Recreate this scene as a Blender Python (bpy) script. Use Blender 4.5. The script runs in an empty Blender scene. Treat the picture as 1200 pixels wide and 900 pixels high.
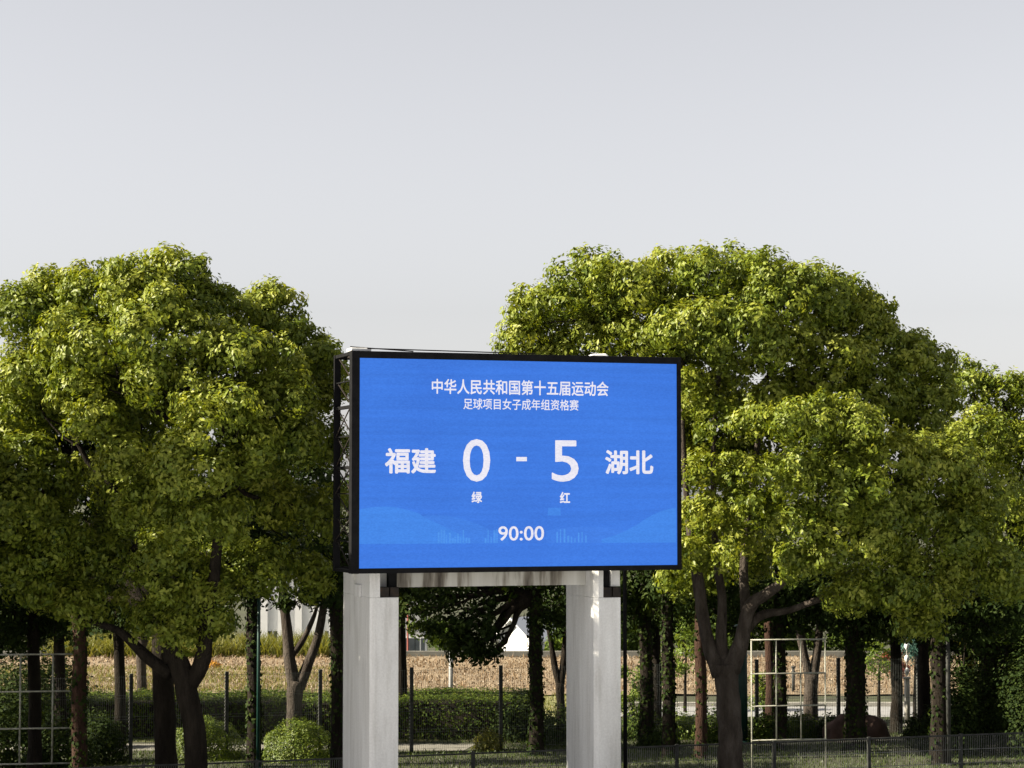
import bpy, math, random
import numpy as np
from mathutils import Vector, Matrix

S = bpy.context.scene
COL = S.collection
R = math.radians

# ------------------------------------------------------------ camera, world, sun
CAM_H = 7.0
FPX = 2500.0            # focal length in pixels of the 1200 px wide photograph
HOR = 575.0             # horizon row in the photograph
PITCH = math.atan((HOR - 450.0) / FPX)
cam_d = bpy.data.cameras.new('camera'); cam = bpy.data.objects.new('camera', cam_d); COL.objects.link(cam)
cam.location = (0, 0, CAM_H); cam.rotation_euler = (math.pi/2 + PITCH, 0, 0)
cam_d.sensor_width = 36; cam_d.lens = 36 * FPX / 1200; cam_d.clip_start = 0.1; cam_d.clip_end = 4000
S.camera = cam

SUN_AZ = R(81)          # angle of the sun to the left of straight behind the camera
SUN_EL = R(33)
to_sun = Vector((-math.sin(SUN_AZ)*math.cos(SUN_EL), -math.cos(SUN_AZ)*math.cos(SUN_EL), math.sin(SUN_EL)))
w = bpy.data.worlds.new('World'); S.world = w; w.use_nodes = True
nt = w.node_tree; nt.nodes.clear()
sky = nt.nodes.new('ShaderNodeTexSky'); sky.sky_type = 'NISHITA'; sky.sun_disc = False
sky.sun_elevation = SUN_EL; sky.sun_rotation = math.atan2(to_sun.x, to_sun.y)
sky.air_density = 1.0; sky.dust_density = 1.15; sky.ozone_density = 1.0; sky.altitude = 0
hs = nt.nodes.new('ShaderNodeHueSaturation'); hs.inputs['Saturation'].default_value = 0.17
bg = nt.nodes.new('ShaderNodeBackground'); bg.inputs['Strength'].default_value = 0.050
wo = nt.nodes.new('ShaderNodeOutputWorld')
tn = nt.nodes.new('ShaderNodeMixRGB'); tn.blend_type = 'MULTIPLY'; tn.inputs[0].default_value = 1; tn.inputs[2].default_value = (1.02, 1.0, 1.012, 1)
nt.links.new(sky.outputs[0], hs.inputs['Color']); nt.links.new(hs.outputs[0], tn.inputs[1]); nt.links.new(tn.outputs[0], bg.inputs['Color']); nt.links.new(bg.outputs[0], wo.inputs[0])
sl = bpy.data.lights.new('sun', 'SUN'); sl.energy = 4.8; sl.angle = R(0.55); sl.color = (1.0, 0.90, 0.71)
so = bpy.data.objects.new('sun', sl); COL.objects.link(so)
so.rotation_euler = to_sun.to_track_quat('Z', 'Y').to_euler(); so.location = (-40, -20, 40)
S.view_settings.view_transform = 'Standard'; S.view_settings.look = 'None'
EXPOSURE = 1.70
S.view_settings.exposure = EXPOSURE; S.view_settings.gamma = 1.0
S.cycles.max_bounces = 6; S.cycles.transparent_max_bounces = 6; S.cycles.diffuse_bounces = 3
try:
    S.cycles.use_denoising = True
except Exception:
    pass

# ------------------------------------------------------------ placing helpers
cp, sp = math.cos(PITCH), math.sin(PITCH)
def ray(px, py):
    x = (px - 600) / FPX; y = (450 - py) / FPX
    return Vector((x, cp - y*sp, sp + y*cp))      # direction in the world
def at(px, py, Y):
    d = ray(px, py); t = Y / d.y
    return Vector((d.x*t, Y, CAM_H + d.z*t))
def ground(px, py, z=0.0):
    d = ray(px, py); t = (z - CAM_H) / d.z
    return Vector((d.x*t, d.y*t, z))

# ------------------------------------------------------------ object helpers
def link(o, parent=None):
    COL.objects.link(o)
    if parent is not None: o.parent = parent
    return o
def tag(o, label=None, cat=None, group=None, kind=None):
    if label: o['label'] = label
    if cat: o['category'] = cat
    if group: o['group'] = group
    if kind: o['kind'] = kind
    return o
def thing(name, label, cat, loc=(0,0,0), rotz=0, group=None):
    o = bpy.data.objects.new(name, None); link(o); o.location = loc; o.rotation_euler = (0,0,rotz)
    o.empty_display_size = 0.3
    return tag(o, label, cat, group)

class MB:
    """Collects vertices and faces; build() links them as one mesh object."""
    def __init__(s): s.v = []; s.f = []
    def add(s, v, f):
        n = len(s.v); s.v += [tuple(p) for p in v]; s.f += [tuple(i+n for i in q) for q in f]
    def box(s, a, b, bev=0.0):
        x0,y0,z0 = a; x1,y1,z1 = b
        s.add([(x0,y0,z0),(x1,y0,z0),(x1,y1,z0),(x0,y1,z0),(x0,y0,z1),(x1,y0,z1),(x1,y1,z1),(x0,y1,z1)],
              [(0,3,2,1),(4,5,6,7),(0,1,5,4),(1,2,6,5),(2,3,7,6),(3,0,4,7)])
    def bar(s, p, q, wx, wy=None, up=(0,0,1)):
        """square bar from p to q"""
        p = Vector(p); q = Vector(q); wy = wy or wx
        d = (q-p).normalized(); u = Vector(up)
        if abs(d.dot(u)) > .98: u = Vector((1,0,0))
        a = d.cross(u).normalized(); b = a.cross(d).normalized()
        vs = []
        for c in (p, q):
            for i, j in ((-1,-1),(1,-1),(1,1),(-1,1)):
                vs.append(c + a*(i*wx/2) + b*(j*wy/2))
        s.add(vs, [(0,3,2,1),(4,5,6,7),(0,1,5,4),(1,2,6,5),(2,3,7,6),(3,0,4,7)])
    def prism(s, pts, z0, z1):
        n = len(pts)
        s.add([(x,y,z0) for x,y in pts] + [(x,y,z1) for x,y in pts],
              [tuple(range(n-1,-1,-1)), tuple(range(n,2*n))] + [(i,(i+1)%n,(i+1)%n+n,i+n) for i in range(n)])
    def tube(s, pts, rads, n=8, rough=0.0, rnd=None):
        pts = [Vector(p) for p in pts]; m = len(pts); base = len(s.v); prev = None
        for i, p in enumerate(pts):
            d = (pts[min(i+1,m-1)] - pts[max(i-1,0)]).normalized()
            ref = prev if prev is not None else (Vector((1,0,0)) if abs(d.x) < .8 else Vector((0,1,0)))
            a = (ref - d*ref.dot(d)).normalized(); prev = a; b = d.cross(a)
            for k in range(n):
                t = 2*math.pi*k/n
                r = rads[i] * (1 + (rnd.uniform(-rough, rough) if rnd else 0))
                s.v.append(tuple(p + a*(math.cos(t)*r) + b*(math.sin(t)*r)))
        for i in range(m-1):
            for k in range(n):
                s.f.append((base+i*n+k, base+i*n+(k+1)%n, base+(i+1)*n+(k+1)%n, base+(i+1)*n+k))
        s.f.append(tuple(base+k for k in range(n-1,-1,-1))); s.f.append(tuple(base+(m-1)*n+k for k in range(n)))
    def build(s, name, m, parent=None, smooth=False, bevel=0.0):
        me = bpy.data.meshes.new(name); me.from_pydata(s.v, [], s.f); me.update()
        if m: me.materials.append(m)
        if smooth: me.polygons.foreach_set('use_smooth', [True]*len(me.polygons))
        o = bpy.data.objects.new(name, me); link(o, parent)
        if bevel:
            b = o.modifiers.new('bevel', 'BEVEL'); b.width = bevel; b.segments = 2; b.limit_method = 'ANGLE'
        return o

def np_mesh(name, verts, faces, mat, parent=None, tint=None, smooth=False):
    """verts (n,3) and faces (m,k) arrays -> one mesh object; tint is one value per vertex"""
    me = bpy.data.meshes.new(name)
    n, (m, k) = len(verts), faces.shape
    me.vertices.add(n); me.vertices.foreach_set('co', np.ascontiguousarray(verts, dtype=np.float32).ravel())
    me.loops.add(m*k); me.loops.foreach_set('vertex_index', np.ascontiguousarray(faces, dtype=np.int32).ravel())
    me.polygons.add(m); me.polygons.foreach_set('loop_start', np.arange(0, m*k, k, dtype=np.int32))
    if tint is not None:
        at_ = me.attributes.new('tint', 'FLOAT', 'POINT'); at_.data.foreach_set('value', tint.astype(np.float32))
    if smooth: me.polygons.foreach_set('use_smooth', np.ones(m, dtype=bool))
    me.materials.append(mat); me.update(calc_edges=True)
    o = bpy.data.objects.new(name, me); link(o, parent)
    return o

# ------------------------------------------------------------ materials
def nmat(name):
    m = bpy.data.materials.new(name); m.use_nodes = True
    t = m.node_tree; return m, t, t.nodes['Principled BSDF']
def ramp(t, stops):
    n = t.nodes.new('ShaderNodeValToRGB'); e = n.color_ramp.elements
    e[0].position, e[0].color = stops[0][0], (*stops[0][1], 1)
    e[1].position, e[1].color = stops[-1][0], (*stops[-1][1], 1)
    for p, c in stops[1:-1]:
        x = e.new(p); x.color = (*c, 1)
    return n
def noise(t, scale, detail=4, rough=.6, coords='Object', vec_scale=None):
    c = t.nodes.new('ShaderNodeTexCoord'); n = t.nodes.new('ShaderNodeTexNoise')
    n.inputs['Scale'].default_value = scale; n.inputs['Detail'].default_value = detail; n.inputs['Roughness'].default_value = rough
    if vec_scale:
        mp = t.nodes.new('ShaderNodeMapping'); mp.inputs['Scale'].default_value = vec_scale
        t.links.new(c.outputs[coords], mp.inputs[0]); t.links.new(mp.outputs[0], n.inputs['Vector'])
    else: t.links.new(c.outputs[coords], n.inputs['Vector'])
    return n
def simple(name, stops, scale=3, rough=.7, metal=0.0, bump=0.0, bump_scale=None, vec_scale=None, detail=5):
    m, t, b = nmat(name)
    n = noise(t, scale, detail, vec_scale=vec_scale); r = ramp(t, stops)
    t.links.new(n.outputs['Fac'], r.inputs[0]); t.links.new(r.outputs[0], b.inputs['Base Color'])
    b.inputs['Roughness'].default_value = rough; b.inputs['Metallic'].default_value = metal
    if 'steel' in name or 'bark' in name: b.inputs['Specular IOR Level'].default_value = .12
    if bump:
        n2 = noise(t, bump_scale or scale*6, 6, .65, vec_scale=vec_scale); bp_ = t.nodes.new('ShaderNodeBump'); bp_.inputs['Strength'].default_value = bump
        bp_.inputs['Distance'].default_value = .10 if 'bark' in name else .03
        t.links.new(n2.outputs['Fac'], bp_.inputs['Height']); t.links.new(bp_.outputs[0], b.inputs['Normal'])
    return m
def leaf_mat(name, dark, mid, light, trans=.35, rough=.45, tr_col=None, spec=.22):
    m, t, b = nmat(name)
    a = t.nodes.new('ShaderNodeAttribute'); a.attribute_name = 'tint'
    r = ramp(t, [(0.0, dark), (0.5, mid), (1.0, light)])
    t.links.new(a.outputs['Fac'], r.inputs[0]); t.links.new(r.outputs[0], b.inputs['Base Color'])
    b.inputs['Roughness'].default_value = rough; b.inputs['Specular IOR Level'].default_value = spec
    tr = t.nodes.new('ShaderNodeBsdfTranslucent')
    mx = t.nodes.new('ShaderNodeMixRGB'); mx.blend_type = 'MULTIPLY'; mx.inputs[0].default_value = 1
    mx.inputs[2].default_value = (*(tr_col or (1.6, 1.5, .5)), 1)
    t.links.new(r.outputs[0], mx.inputs[1]); t.links.new(mx.outputs[0], tr.inputs['Color'])
    ms = t.nodes.new('ShaderNodeMixShader'); ms.inputs[0].default_value = trans
    out = t.nodes['Material Output']
    t.links.new(b.outputs[0], ms.inputs[1]); t.links.new(tr.outputs[0], ms.inputs[2]); t.links.new(ms.outputs[0], out.inputs[0])
    return m

M = {}
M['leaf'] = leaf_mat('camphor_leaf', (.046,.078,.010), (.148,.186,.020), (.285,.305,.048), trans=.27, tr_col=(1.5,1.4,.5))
M['leaf_dark'] = leaf_mat('shade_darkened_leaf', (.010,.020,.005), (.020,.035,.007), (.038,.054,.010), trans=.15, rough=.7, spec=.08)  # shade under the canopy put into this darker leaf colour
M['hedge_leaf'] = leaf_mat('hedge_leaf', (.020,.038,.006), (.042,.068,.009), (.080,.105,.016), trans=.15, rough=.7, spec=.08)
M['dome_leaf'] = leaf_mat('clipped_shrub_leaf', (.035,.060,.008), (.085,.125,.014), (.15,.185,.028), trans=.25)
M['leaf_lit'] = leaf_mat('shrub_leaf', (.045,.085,.012), (.095,.145,.018), (.165,.20,.03), trans=.3)
M['grass_leaf'] = leaf_mat('grass_leaf', (.025,.045,.008), (.045,.07,.012), (.075,.10,.02), trans=.2)
M['leaf_red'] = leaf_mat('photinia_leaf', (.06,.06,.02), (.16,.05,.03), (.32,.05,.04), trans=.3, tr_col=(1.5,.6,.6))
M['leaf_yellow'] = leaf_mat('weed_leaf', (.07,.085,.02), (.125,.13,.032), (.21,.195,.06), trans=.35)
M['leaf_blue'] = leaf_mat('blue_leaf', (.03,.07,.05), (.05,.11,.09), (.10,.18,.15), trans=.25, tr_col=(.8,1.2,1))
M['leaf_orange'] = leaf_mat('orange_leaf', (.22,.13,.02), (.42,.22,.03), (.55,.30,.05), trans=.3, tr_col=(1.2,.8,.4))
M['dry'] = leaf_mat('dry_straw', (.15,.10,.06), (.23,.16,.095), (.34,.25,.15), trans=.2, tr_col=(1,.8,.6))
M['clod'] = leaf_mat('clod', (.145,.108,.066), (.180,.136,.085), (.215,.166,.107), trans=.0)
M['bark'] = simple('bark', [(.25,(.008,.0065,.005)),(.5,(.020,.016,.012)),(.75,(.042,.034,.026))], 4, .95, bump=1, bump_scale=22, vec_scale=(1,1,.25))
M['bark_grey'] = simple('bark_grey', [(.25,(.028,.023,.018)),(.5,(.066,.054,.045)),(.75,(.12,.102,.088))], 5, .95, bump=1, bump_scale=24, vec_scale=(1,1,.3))
M['bark_red'] = simple('bark_red', [(.25,(.022,.012,.008)),(.5,(.050,.028,.020)),(.75,(.085,.05,.036))], 5, .9, bump=.9, bump_scale=24, vec_scale=(1,1,.3))
M['black_steel'] = simple('black_steel', [(.3,(.004,.004,.005)),(.7,(.009,.009,.010))], 6, .8)
M['rusty_steel'] = simple('rusty_steel', [(.35,(.016,.014,.014)),(.6,(.03,.024,.02)),(.8,(.07,.035,.02))], 7, .7)
M['fence_steel'] = simple('fence_steel', [(.35,(.030,.032,.030)),(.7,(.07,.07,.066))], 7, .6)
M['fence_wire'] = simple('fence_wire', [(.35,(.07,.08,.075)),(.7,(.14,.15,.14))], 7, .5)
M['low_wire'] = simple('low_wire', [(.35,(.11,.115,.11)),(.7,(.19,.19,.18))], 7, .5)
M['white_tube'] = simple('white_tube', [(.30,(.17,.16,.11)),(.5,(.30,.30,.25)),(.75,(.40,.40,.35))], 9, .5)
M['galv'] = simple('galvanised_sheet', [(.3,(.34,.35,.36)),(.7,(.55,.56,.56))], 2.5, .5)
M['white_roof'] = simple('white_roof', [(.3,(.74,.74,.75)),(.7,(.82,.82,.82))], .8, .6)
M['sheeting'] = leaf_mat('pale_sheeting', (.62,.63,.62), (.62,.63,.62), (.62,.63,.62), trans=.45, tr_col=(1,1,1))
M['white_wall'] = simple('white_render', [(.3,(.62,.62,.62)),(.7,(.80,.80,.79))], .8, .8)
M['grey_wall'] = simple('grey_render', [(.3,(.33,.33,.34)),(.7,(.45,.45,.45))], .8, .8)
M['roof_dark'] = simple('dark_roof', [(.3,(.10,.10,.11)),(.7,(.16,.16,.17))], 2, .8)
M['red_paint'] = simple('red_paint', [(.3,(.22,.05,.035)),(.7,(.30,.08,.06))], 2, .6)
M['glass'] = simple('window_glass', [(.3,(.04,.05,.06)),(.7,(.07,.08,.09))], 2, .15)
M['bounce_ground'] = simple('bounce_sheet', [(.3,(.34,.35,.37)),(.7,(.44,.45,.47))], 2.2, .9)  # pale tone for the added ground that bounces light
M['concrete_path'] = simple('concrete_path', [(.3,(.13,.125,.105)),(.7,(.19,.18,.155))], 2.2, .9, bump=.3)
M['asphalt'] = simple('asphalt', [(.3,(.20,.20,.20)),(.7,(.28,.28,.28))], 2.2, .9, bump=.3)
M['kerb'] = simple('kerb_stone', [(.3,(.30,.29,.26)),(.7,(.42,.40,.36))], 3, .9, bump=.3)
M['ground'] = simple('ground', [(.30,(.030,.024,.014)),(.48,(.030,.034,.012)),(.62,(.045,.052,.018)),(.8,(.07,.055,.03))], .55, .95, bump=.6, bump_scale=12, detail=8)
M['soil'] = simple('field_soil', [(.30,(.14,.103,.062)),(.5,(.185,.138,.085)),(.72,(.235,.18,.115))], .9, .95, bump=.8, bump_scale=7, detail=8, vec_scale=(.6,1.6,1))
M['verge'] = simple('verge', [(.30,(.10,.12,.03)),(.5,(.16,.16,.055)),(.7,(.26,.21,.11))], .7, .95, bump=.6, bump_scale=12, detail=8)
M['rock'] = simple('red_rock', [(.3,(.05,.028,.02)),(.6,(.09,.05,.038)),(.8,(.13,.085,.07))], 2.5, .9, bump=.8, bump_scale=9)
M['green_post'] = simple('green_post', [(.3,(.004,.030,.022)),(.7,(.006,.045,.034))], 4, .5)

# weathered white-grey concrete with vertical streaks
def concrete_mat():
    m, t, b = nmat('painted_concrete')
    n1 = noise(t, 1.6, 6, .6, vec_scale=(2.2, 2.2, .25)); r1 = ramp(t, [(.25,(.46,.45,.43)),(.45,(.66,.655,.65)),(.7,(.78,.78,.78))])
    n2 = noise(t, 5, 7, .7, vec_scale=(1.5, 1.5, .12)); r2 = ramp(t, [(.20,(.45,.42,.38)),(.36,(1,1,1))])
    n3 = noise(t, 26, 4, .6); r3 = ramp(t, [(.3,(.86,.86,.86)),(.7,(1,1,1))])
    mx = t.nodes.new('ShaderNodeMixRGB'); mx.blend_type='MULTIPLY'; mx.inputs[0].default_value=.95
    mx2 = t.nodes.new('ShaderNodeMixRGB'); mx2.blend_type='MULTIPLY'; mx2.inputs[0].default_value=1
    t.links.new(n1.outputs['Fac'], r1.inputs[0]); t.links.new(n2.outputs['Fac'], r2.inputs[0]); t.links.new(n3.outputs['Fac'], r3.inputs[0])
    t.links.new(r1.outputs[0], mx.inputs[1]); t.links.new(r2.outputs[0], mx.inputs[2]); t.links.new(mx.outputs[0], mx2.inputs[1]); t.links.new(r3.outputs[0], mx2.inputs[2])
    t.links.new(mx2.outputs[0], b.inputs['Base Color']); b.inputs['Roughness'].default_value=.85
    bp_ = t.nodes.new('ShaderNodeBump'); bp_.inputs['Strength'].default_value=.25; bp_.inputs['Distance'].default_value=.02
    t.links.new(n3.outputs['Fac'], bp_.inputs['Height']); t.links.new(bp_.outputs[0], b.inputs['Normal'])
    return m
M['concrete'] = concrete_mat()
def beam_mat():
    m, t, b = nmat('stained_beam')
    n1 = noise(t, 1.9, 5, .6, vec_scale=(1.3, 1, .15)); r1 = ramp(t, [(.34,(.07,.058,.048)),(.42,(.24,.22,.19)),(.50,(.52,.51,.48)),(.75,(.70,.70,.68))])
    t.links.new(n1.outputs['Fac'], r1.inputs[0]); t.links.new(r1.outputs[0], b.inputs['Base Color']); b.inputs['Roughness'].default_value=.85
    return m
M['beam'] = beam_mat()

EXPF = 2 ** EXPOSURE
def srgb(*c):
    return [((v/255)/12.92 if v/255 <= .04045 else ((v/255+.055)/1.055)**2.4) for v in c]
def glow(name, rgb, bands=0.0, base=(.01,.01,.012)):
    """A lit LED face of the given shown colour."""
    m, t, b = nmat(name)
    c = [v/EXPF for v in srgb(*rgb)]
    b.inputs['Base Color'].default_value = (*base, 1); b.inputs['Roughness'].default_value = .6
    b.inputs['Specular IOR Level'].default_value = .1
    b.inputs['Emission Strength'].default_value = 1.0
    b.inputs['Emission Color'].default_value = (*c, 1)
    if bands:
        n = noise(t, 1.0, 3, .55, vec_scale=(.25, 1, 9)); n2 = noise(t, .5, 2, .5)
        r = ramp(t, [(.30, tuple(v*(1-bands) for v in c)), (.70, tuple(v*(1+bands) for v in c))])
        r2 = ramp(t, [(.3, (1-bands, 1-bands*.8, 1-bands*.5)), (.7, (1+bands, 1+bands*.8, 1+bands*.5))])
        mx = t.nodes.new('ShaderNodeMixRGB'); mx.blend_type='MULTIPLY'; mx.inputs[0].default_value=1
        t.links.new(n.outputs['Fac'], r.inputs[0]); t.links.new(n2.outputs['Fac'], r2.inputs[0])
        t.links.new(r.outputs[0], mx.inputs[1]); t.links.new(r2.outputs[0], mx.inputs[2])
        n3 = noise(t, 24, 1, .5, vec_scale=(1,1,2.2)); r3 = ramp(t, [(.3,(.90,.92,.94)),(.7,(1.10,1.08,1.06))])
        m3 = t.nodes.new('ShaderNodeMixRGB'); m3.blend_type='MULTIPLY'; m3.inputs[0].default_value=1
        t.links.new(n3.outputs['Fac'], r3.inputs[0]); t.links.new(mx.outputs[0], m3.inputs[1]); t.links.new(r3.outputs[0], m3.inputs[2]); t.links.new(m3.outputs[0], b.inputs['Emission Color'])
    return m

# ------------------------------------------------------------ foliage
RNG = np.random.default_rng(11)
def unit(n, rng):
    v = rng.normal(size=(n,3)); return v / np.linalg.norm(v, axis=1, keepdims=True)
def leaves(pos, out, size, rng, droop=.5, aspect=.5, tint=None):
    """folded leaf quads at pos, facing roughly along out"""
    n = len(pos)
    nrm = out + rng.normal(size=(n,3))*.34 + np.array([0,0,.15]); nrm /= np.linalg.norm(nrm, axis=1, keepdims=True)
    d = rng.normal(size=(n,3)) + out*.5 + np.array([0,0,-droop*1.6]); d -= nrm*np.sum(d*nrm, axis=1, keepdims=True)
    d /= np.linalg.norm(d, axis=1, keepdims=True); s = np.cross(nrm, d)
    L = size * rng.uniform(.5, 1.45, size=(n,1)); W = L*aspect
    v = np.empty((n,4,3), dtype=np.float32)
    v[:,0] = pos - d*L*.5
    v[:,1] = pos + s*W*.5 + nrm*L*.08
    v[:,2] = pos + d*L*.5
    v[:,3] = pos - s*W*.5 + nrm*L*.08
    base = np.arange(n)[:,None]*4
    f = np.concatenate([base+np.array([[0,1,2]]), base+np.array([[0,2,3]])])
    tt = np.repeat(tint if tint is not None else rng.uniform(0,1,n), 4)
    return v.reshape(-1,3), f, tt
def clumps(lobes, rng, leaf=.10, dens=1.0, tuft_r=.17, sub=16, per=13, fill=.25, squash=.85, droop=.5):
    """lobes: list of (centre, radius). Lobe -> smaller boughs -> tufts -> leaves."""
    C = np.array([c for c, r in lobes]); Rr = np.array([r for c, r in lobes])
    P=[]; O=[]; T=[]
    sat = [(c + (lambda u: u*np.array([1,.8,1]))(unit(1,rng)[0]*np.array([1,1,.6])+np.array([0,0,.45]))*r*rng.uniform(.8,1.0), r*rng.uniform(.28,.48)) for c, r in lobes for _ in range(2)]
    for c, r in list(zip(C, Rr)) + sat:
        lobe_base = rng.uniform(-.16,.16)
        k = max(4, int((sub if r > np.median(Rr)*.6 else sub*.4) * rng.uniform(.8,1.2)))
        u = unit(k, rng); u[:,2] = np.where(u[:,2] < -.55, -u[:,2]*.6, u[:,2])
        sc = c + u*r*np.array([1,1,squash])*rng.uniform(.62,.92,size=(k,1)); sr = r*rng.uniform(.26,.44,size=k)
        for q, (b, br) in enumerate(zip(sc, sr)):
            lobe_t = lobe_base + rng.uniform(-.10,.10)
            m = max(4, int(4*math.pi*br*br*.62/(tuft_r*.95)**2 * dens))
            tu = unit(m, rng); tu = tu[(tu @ ((b-c)/ (np.linalg.norm(b-c)+1e-6))) > -.45]
            tp = b + tu*br*rng.uniform(.82,1.12,size=(len(tu),1))
            # drop those buried well inside other lobes
            d = np.linalg.norm((tp[:,None]-C[None])/np.array([1,1,squash]), axis=2)/Rr[None]
            keep = d.min(axis=1) > .52
            tp = tp[keep]; tu = tu[keep]
            if not len(tp): continue
            n = len(tp)*per
            off = unit(n, rng); oo = np.repeat(tu, per, axis=0)
            off = off + oo*.5; rr = tuft_r*rng.uniform(.35,1.0,size=(n,1))
            pp = np.repeat(tp, per, axis=0) + off*rr*np.array([1,1,.8])
            P.append(pp); O.append(off*.45+oo*1.1)
            T.append(np.clip(np.repeat(rng.uniform(.30,.75,len(tp)), per) + rng.uniform(-.18,.18,n) + lobe_t + off[:,2]*.12, 0, 1))
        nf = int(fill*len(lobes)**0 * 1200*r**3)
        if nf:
            u = unit(nf, rng); P.append(c + u*r*.8*rng.uniform(.1,1,size=(nf,1))**.5); O.append(u); T.append(rng.uniform(.1,.6,nf))  # inner leaves tinted darker: shade inside the crown put into the colour
    P = np.concatenate(P); O = np.concatenate(O); O /= np.linalg.norm(O,axis=1,keepdims=True)+1e-6
    return leaves(P, O, leaf, rng, droop=droop, tint=np.concatenate(T))
def pix_lobes(spec, Z):
    out = []
    for px, py, r, dz in spec:
        p = at(px, py, Z+dz); out.append((np.array(p), r*(Z+dz)/FPX))
    return out

def curve(p0, p1, rnd, k=7, wob=.12, sag=0.0):
    p0 = Vector(p0); p1 = Vector(p1); L = (p1-p0).length; out = []
    a, b = rnd.uniform(0,6), rnd.uniform(0,6)
    for i in range(k):
        t = i/(k-1); e = math.sin(math.pi*t)
        p = p0.lerp(p1, t) + Vector((math.sin(a+t*5), math.cos(b+t*4), math.sin(b+t*6)*.5))*wob*L*.4*e + Vector((0,0,sag*L*e))
        out.append(p)
    return out
def smooth_pts(pts, sub=4):
    """Catmull-Rom through (point, radius) pairs"""
    P = [Vector((*p, r)) if len(p)==3 else p for p, r in pts]
    P = [P[0]*2-P[1]] + P + [P[-1]*2-P[-2]]
    o = []; r = []
    for i in range(1, len(P)-2):
        for j in range(sub):
            t = j/sub
            q = .5*((2*P[i]) + (P[i+1]-P[i-1])*t + (2*P[i-1]-5*P[i]+4*P[i+1]-P[i+2])*t*t + (3*P[i]-P[i-1]-3*P[i+1]+P[i+2])*t**3)
            o.append(Vector(q[:3])); r.append(q[3])
    o.append(Vector(P[-2][:3])); r.append(P[-2][3])
    return o, r

def tree(label, Z, trunk, lobes, leafmat='leaf', barkmat='bark', seed=1, leaf=.10, dens=1.0, group=None, ivy=0.0,
         limbs=None, sub=16, per=13, fill=.25, fork=None, name='camphor_tree', tuft_r=.17, extra_lobes=None, cat='tree', limb_n=14):
    """trunk: list of (px, py, r_px) from the ground up at distance Z; lobes: (px, py, r_px, dz)"""
    rnd = random.Random(seed); rng = np.random.default_rng(seed)
    pts = [(at(px, py, Z), r*Z/FPX) for px, py, r in trunk]
    base = pts[0][0].copy(); g = ground(trunk[0][0], HOR + CAM_H*FPX/Z*1.0)
    base = Vector((pts[0][0].x, Z, 0))
    root = thing(name, label, cat, base, rnd.uniform(0,0), group)
    loc = lambda p: Vector(p) - base
    pp = [(loc(Vector((base.x, Z, -.15))), pts[0][1]*1.35), (loc(Vector((base.x, Z, .12))), pts[0][1]*1.12)] + [(loc(p), r) for p, r in pts if p.z > .25]
    sp_, sr_ = smooth_pts(pp)
    b = MB(); b.tube(sp_, [max(.01,r) for r in sr_], 12, .07, rnd); b.build('trunk', M[barkmat], root, smooth=True)
    L = [(np.array(loc(Vector(c))), r) for c, r in pix_lobes(lobes, Z)]
    top = pp[-1][0]; tr = pp[-1][1]
    if limbs:
        tips = []
        for lm in limbs:
            lp = [(loc(at(px, py, Z+dz)), r*Z/FPX) for px, py, r, dz in lm]
            q, r = smooth_pts(lp); b = MB(); b.tube(q, [max(.008,x) for x in r], 9, .06, rnd); b.build('limb', M[barkmat], root, smooth=True)
            tips.append(lp[-1]); 
    else:
        tips = [(top, tr)]
    # limbs out to the lobes of the crown
    order = sorted(range(len(L)), key=lambda i: -L[i][1])[:limb_n]
    for i in order:
        c = Vector(L[i][0]); tip = min(tips, key=lambda t: (t[0]-c).length)
        if (tip[0]-c).length < .2: continue
        k = curve(tip[0], c, rnd, 8, .22, .06); r0 = min(tip[1]*.75, .13); b = MB()
        b.tube(k, [r0*(1-.8*j/7)+.008 for j in range(8)], 7, .08, rnd)
        for j in range(4):
            s_ = k[3+j]; e = c + Vector(unit(1, rng)[0])*L[i][1]*.7
            b.tube(curve(s_, e, rnd, 5, .3), [r0*.35*(1-.8*q/4)+.004 for q in range(5)], 5)
        b.build('limb', M[barkmat], root, smooth=True)
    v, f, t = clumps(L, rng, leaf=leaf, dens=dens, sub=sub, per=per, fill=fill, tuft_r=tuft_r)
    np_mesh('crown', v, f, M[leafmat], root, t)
    if ivy:
        n = int(900*ivy); P=[]; 
        idx = rng.integers(1, len(sp_)-1, n)
        for i in idx:
            p = sp_[i] + (sp_[i+1]-sp_[i])*rng.uniform(0,1); a = rng.uniform(0,6.28); rr = sr_[i]+rng.uniform(-.02,.05)
            P.append((p.x+math.cos(a)*rr, p.y+math.sin(a)*rr, p.z))
        P = np.array(P); c = np.stack([P[:,0], P[:,1], P[:,2]*0], axis=1)+1e-4; c /= np.linalg.norm(c,axis=1,keepdims=True)
        v, f, t = leaves(P, c, .10, rng, .6, .7); np_mesh('ivy', v, f, M['leaf_dark'], root, t)
    return root

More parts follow.
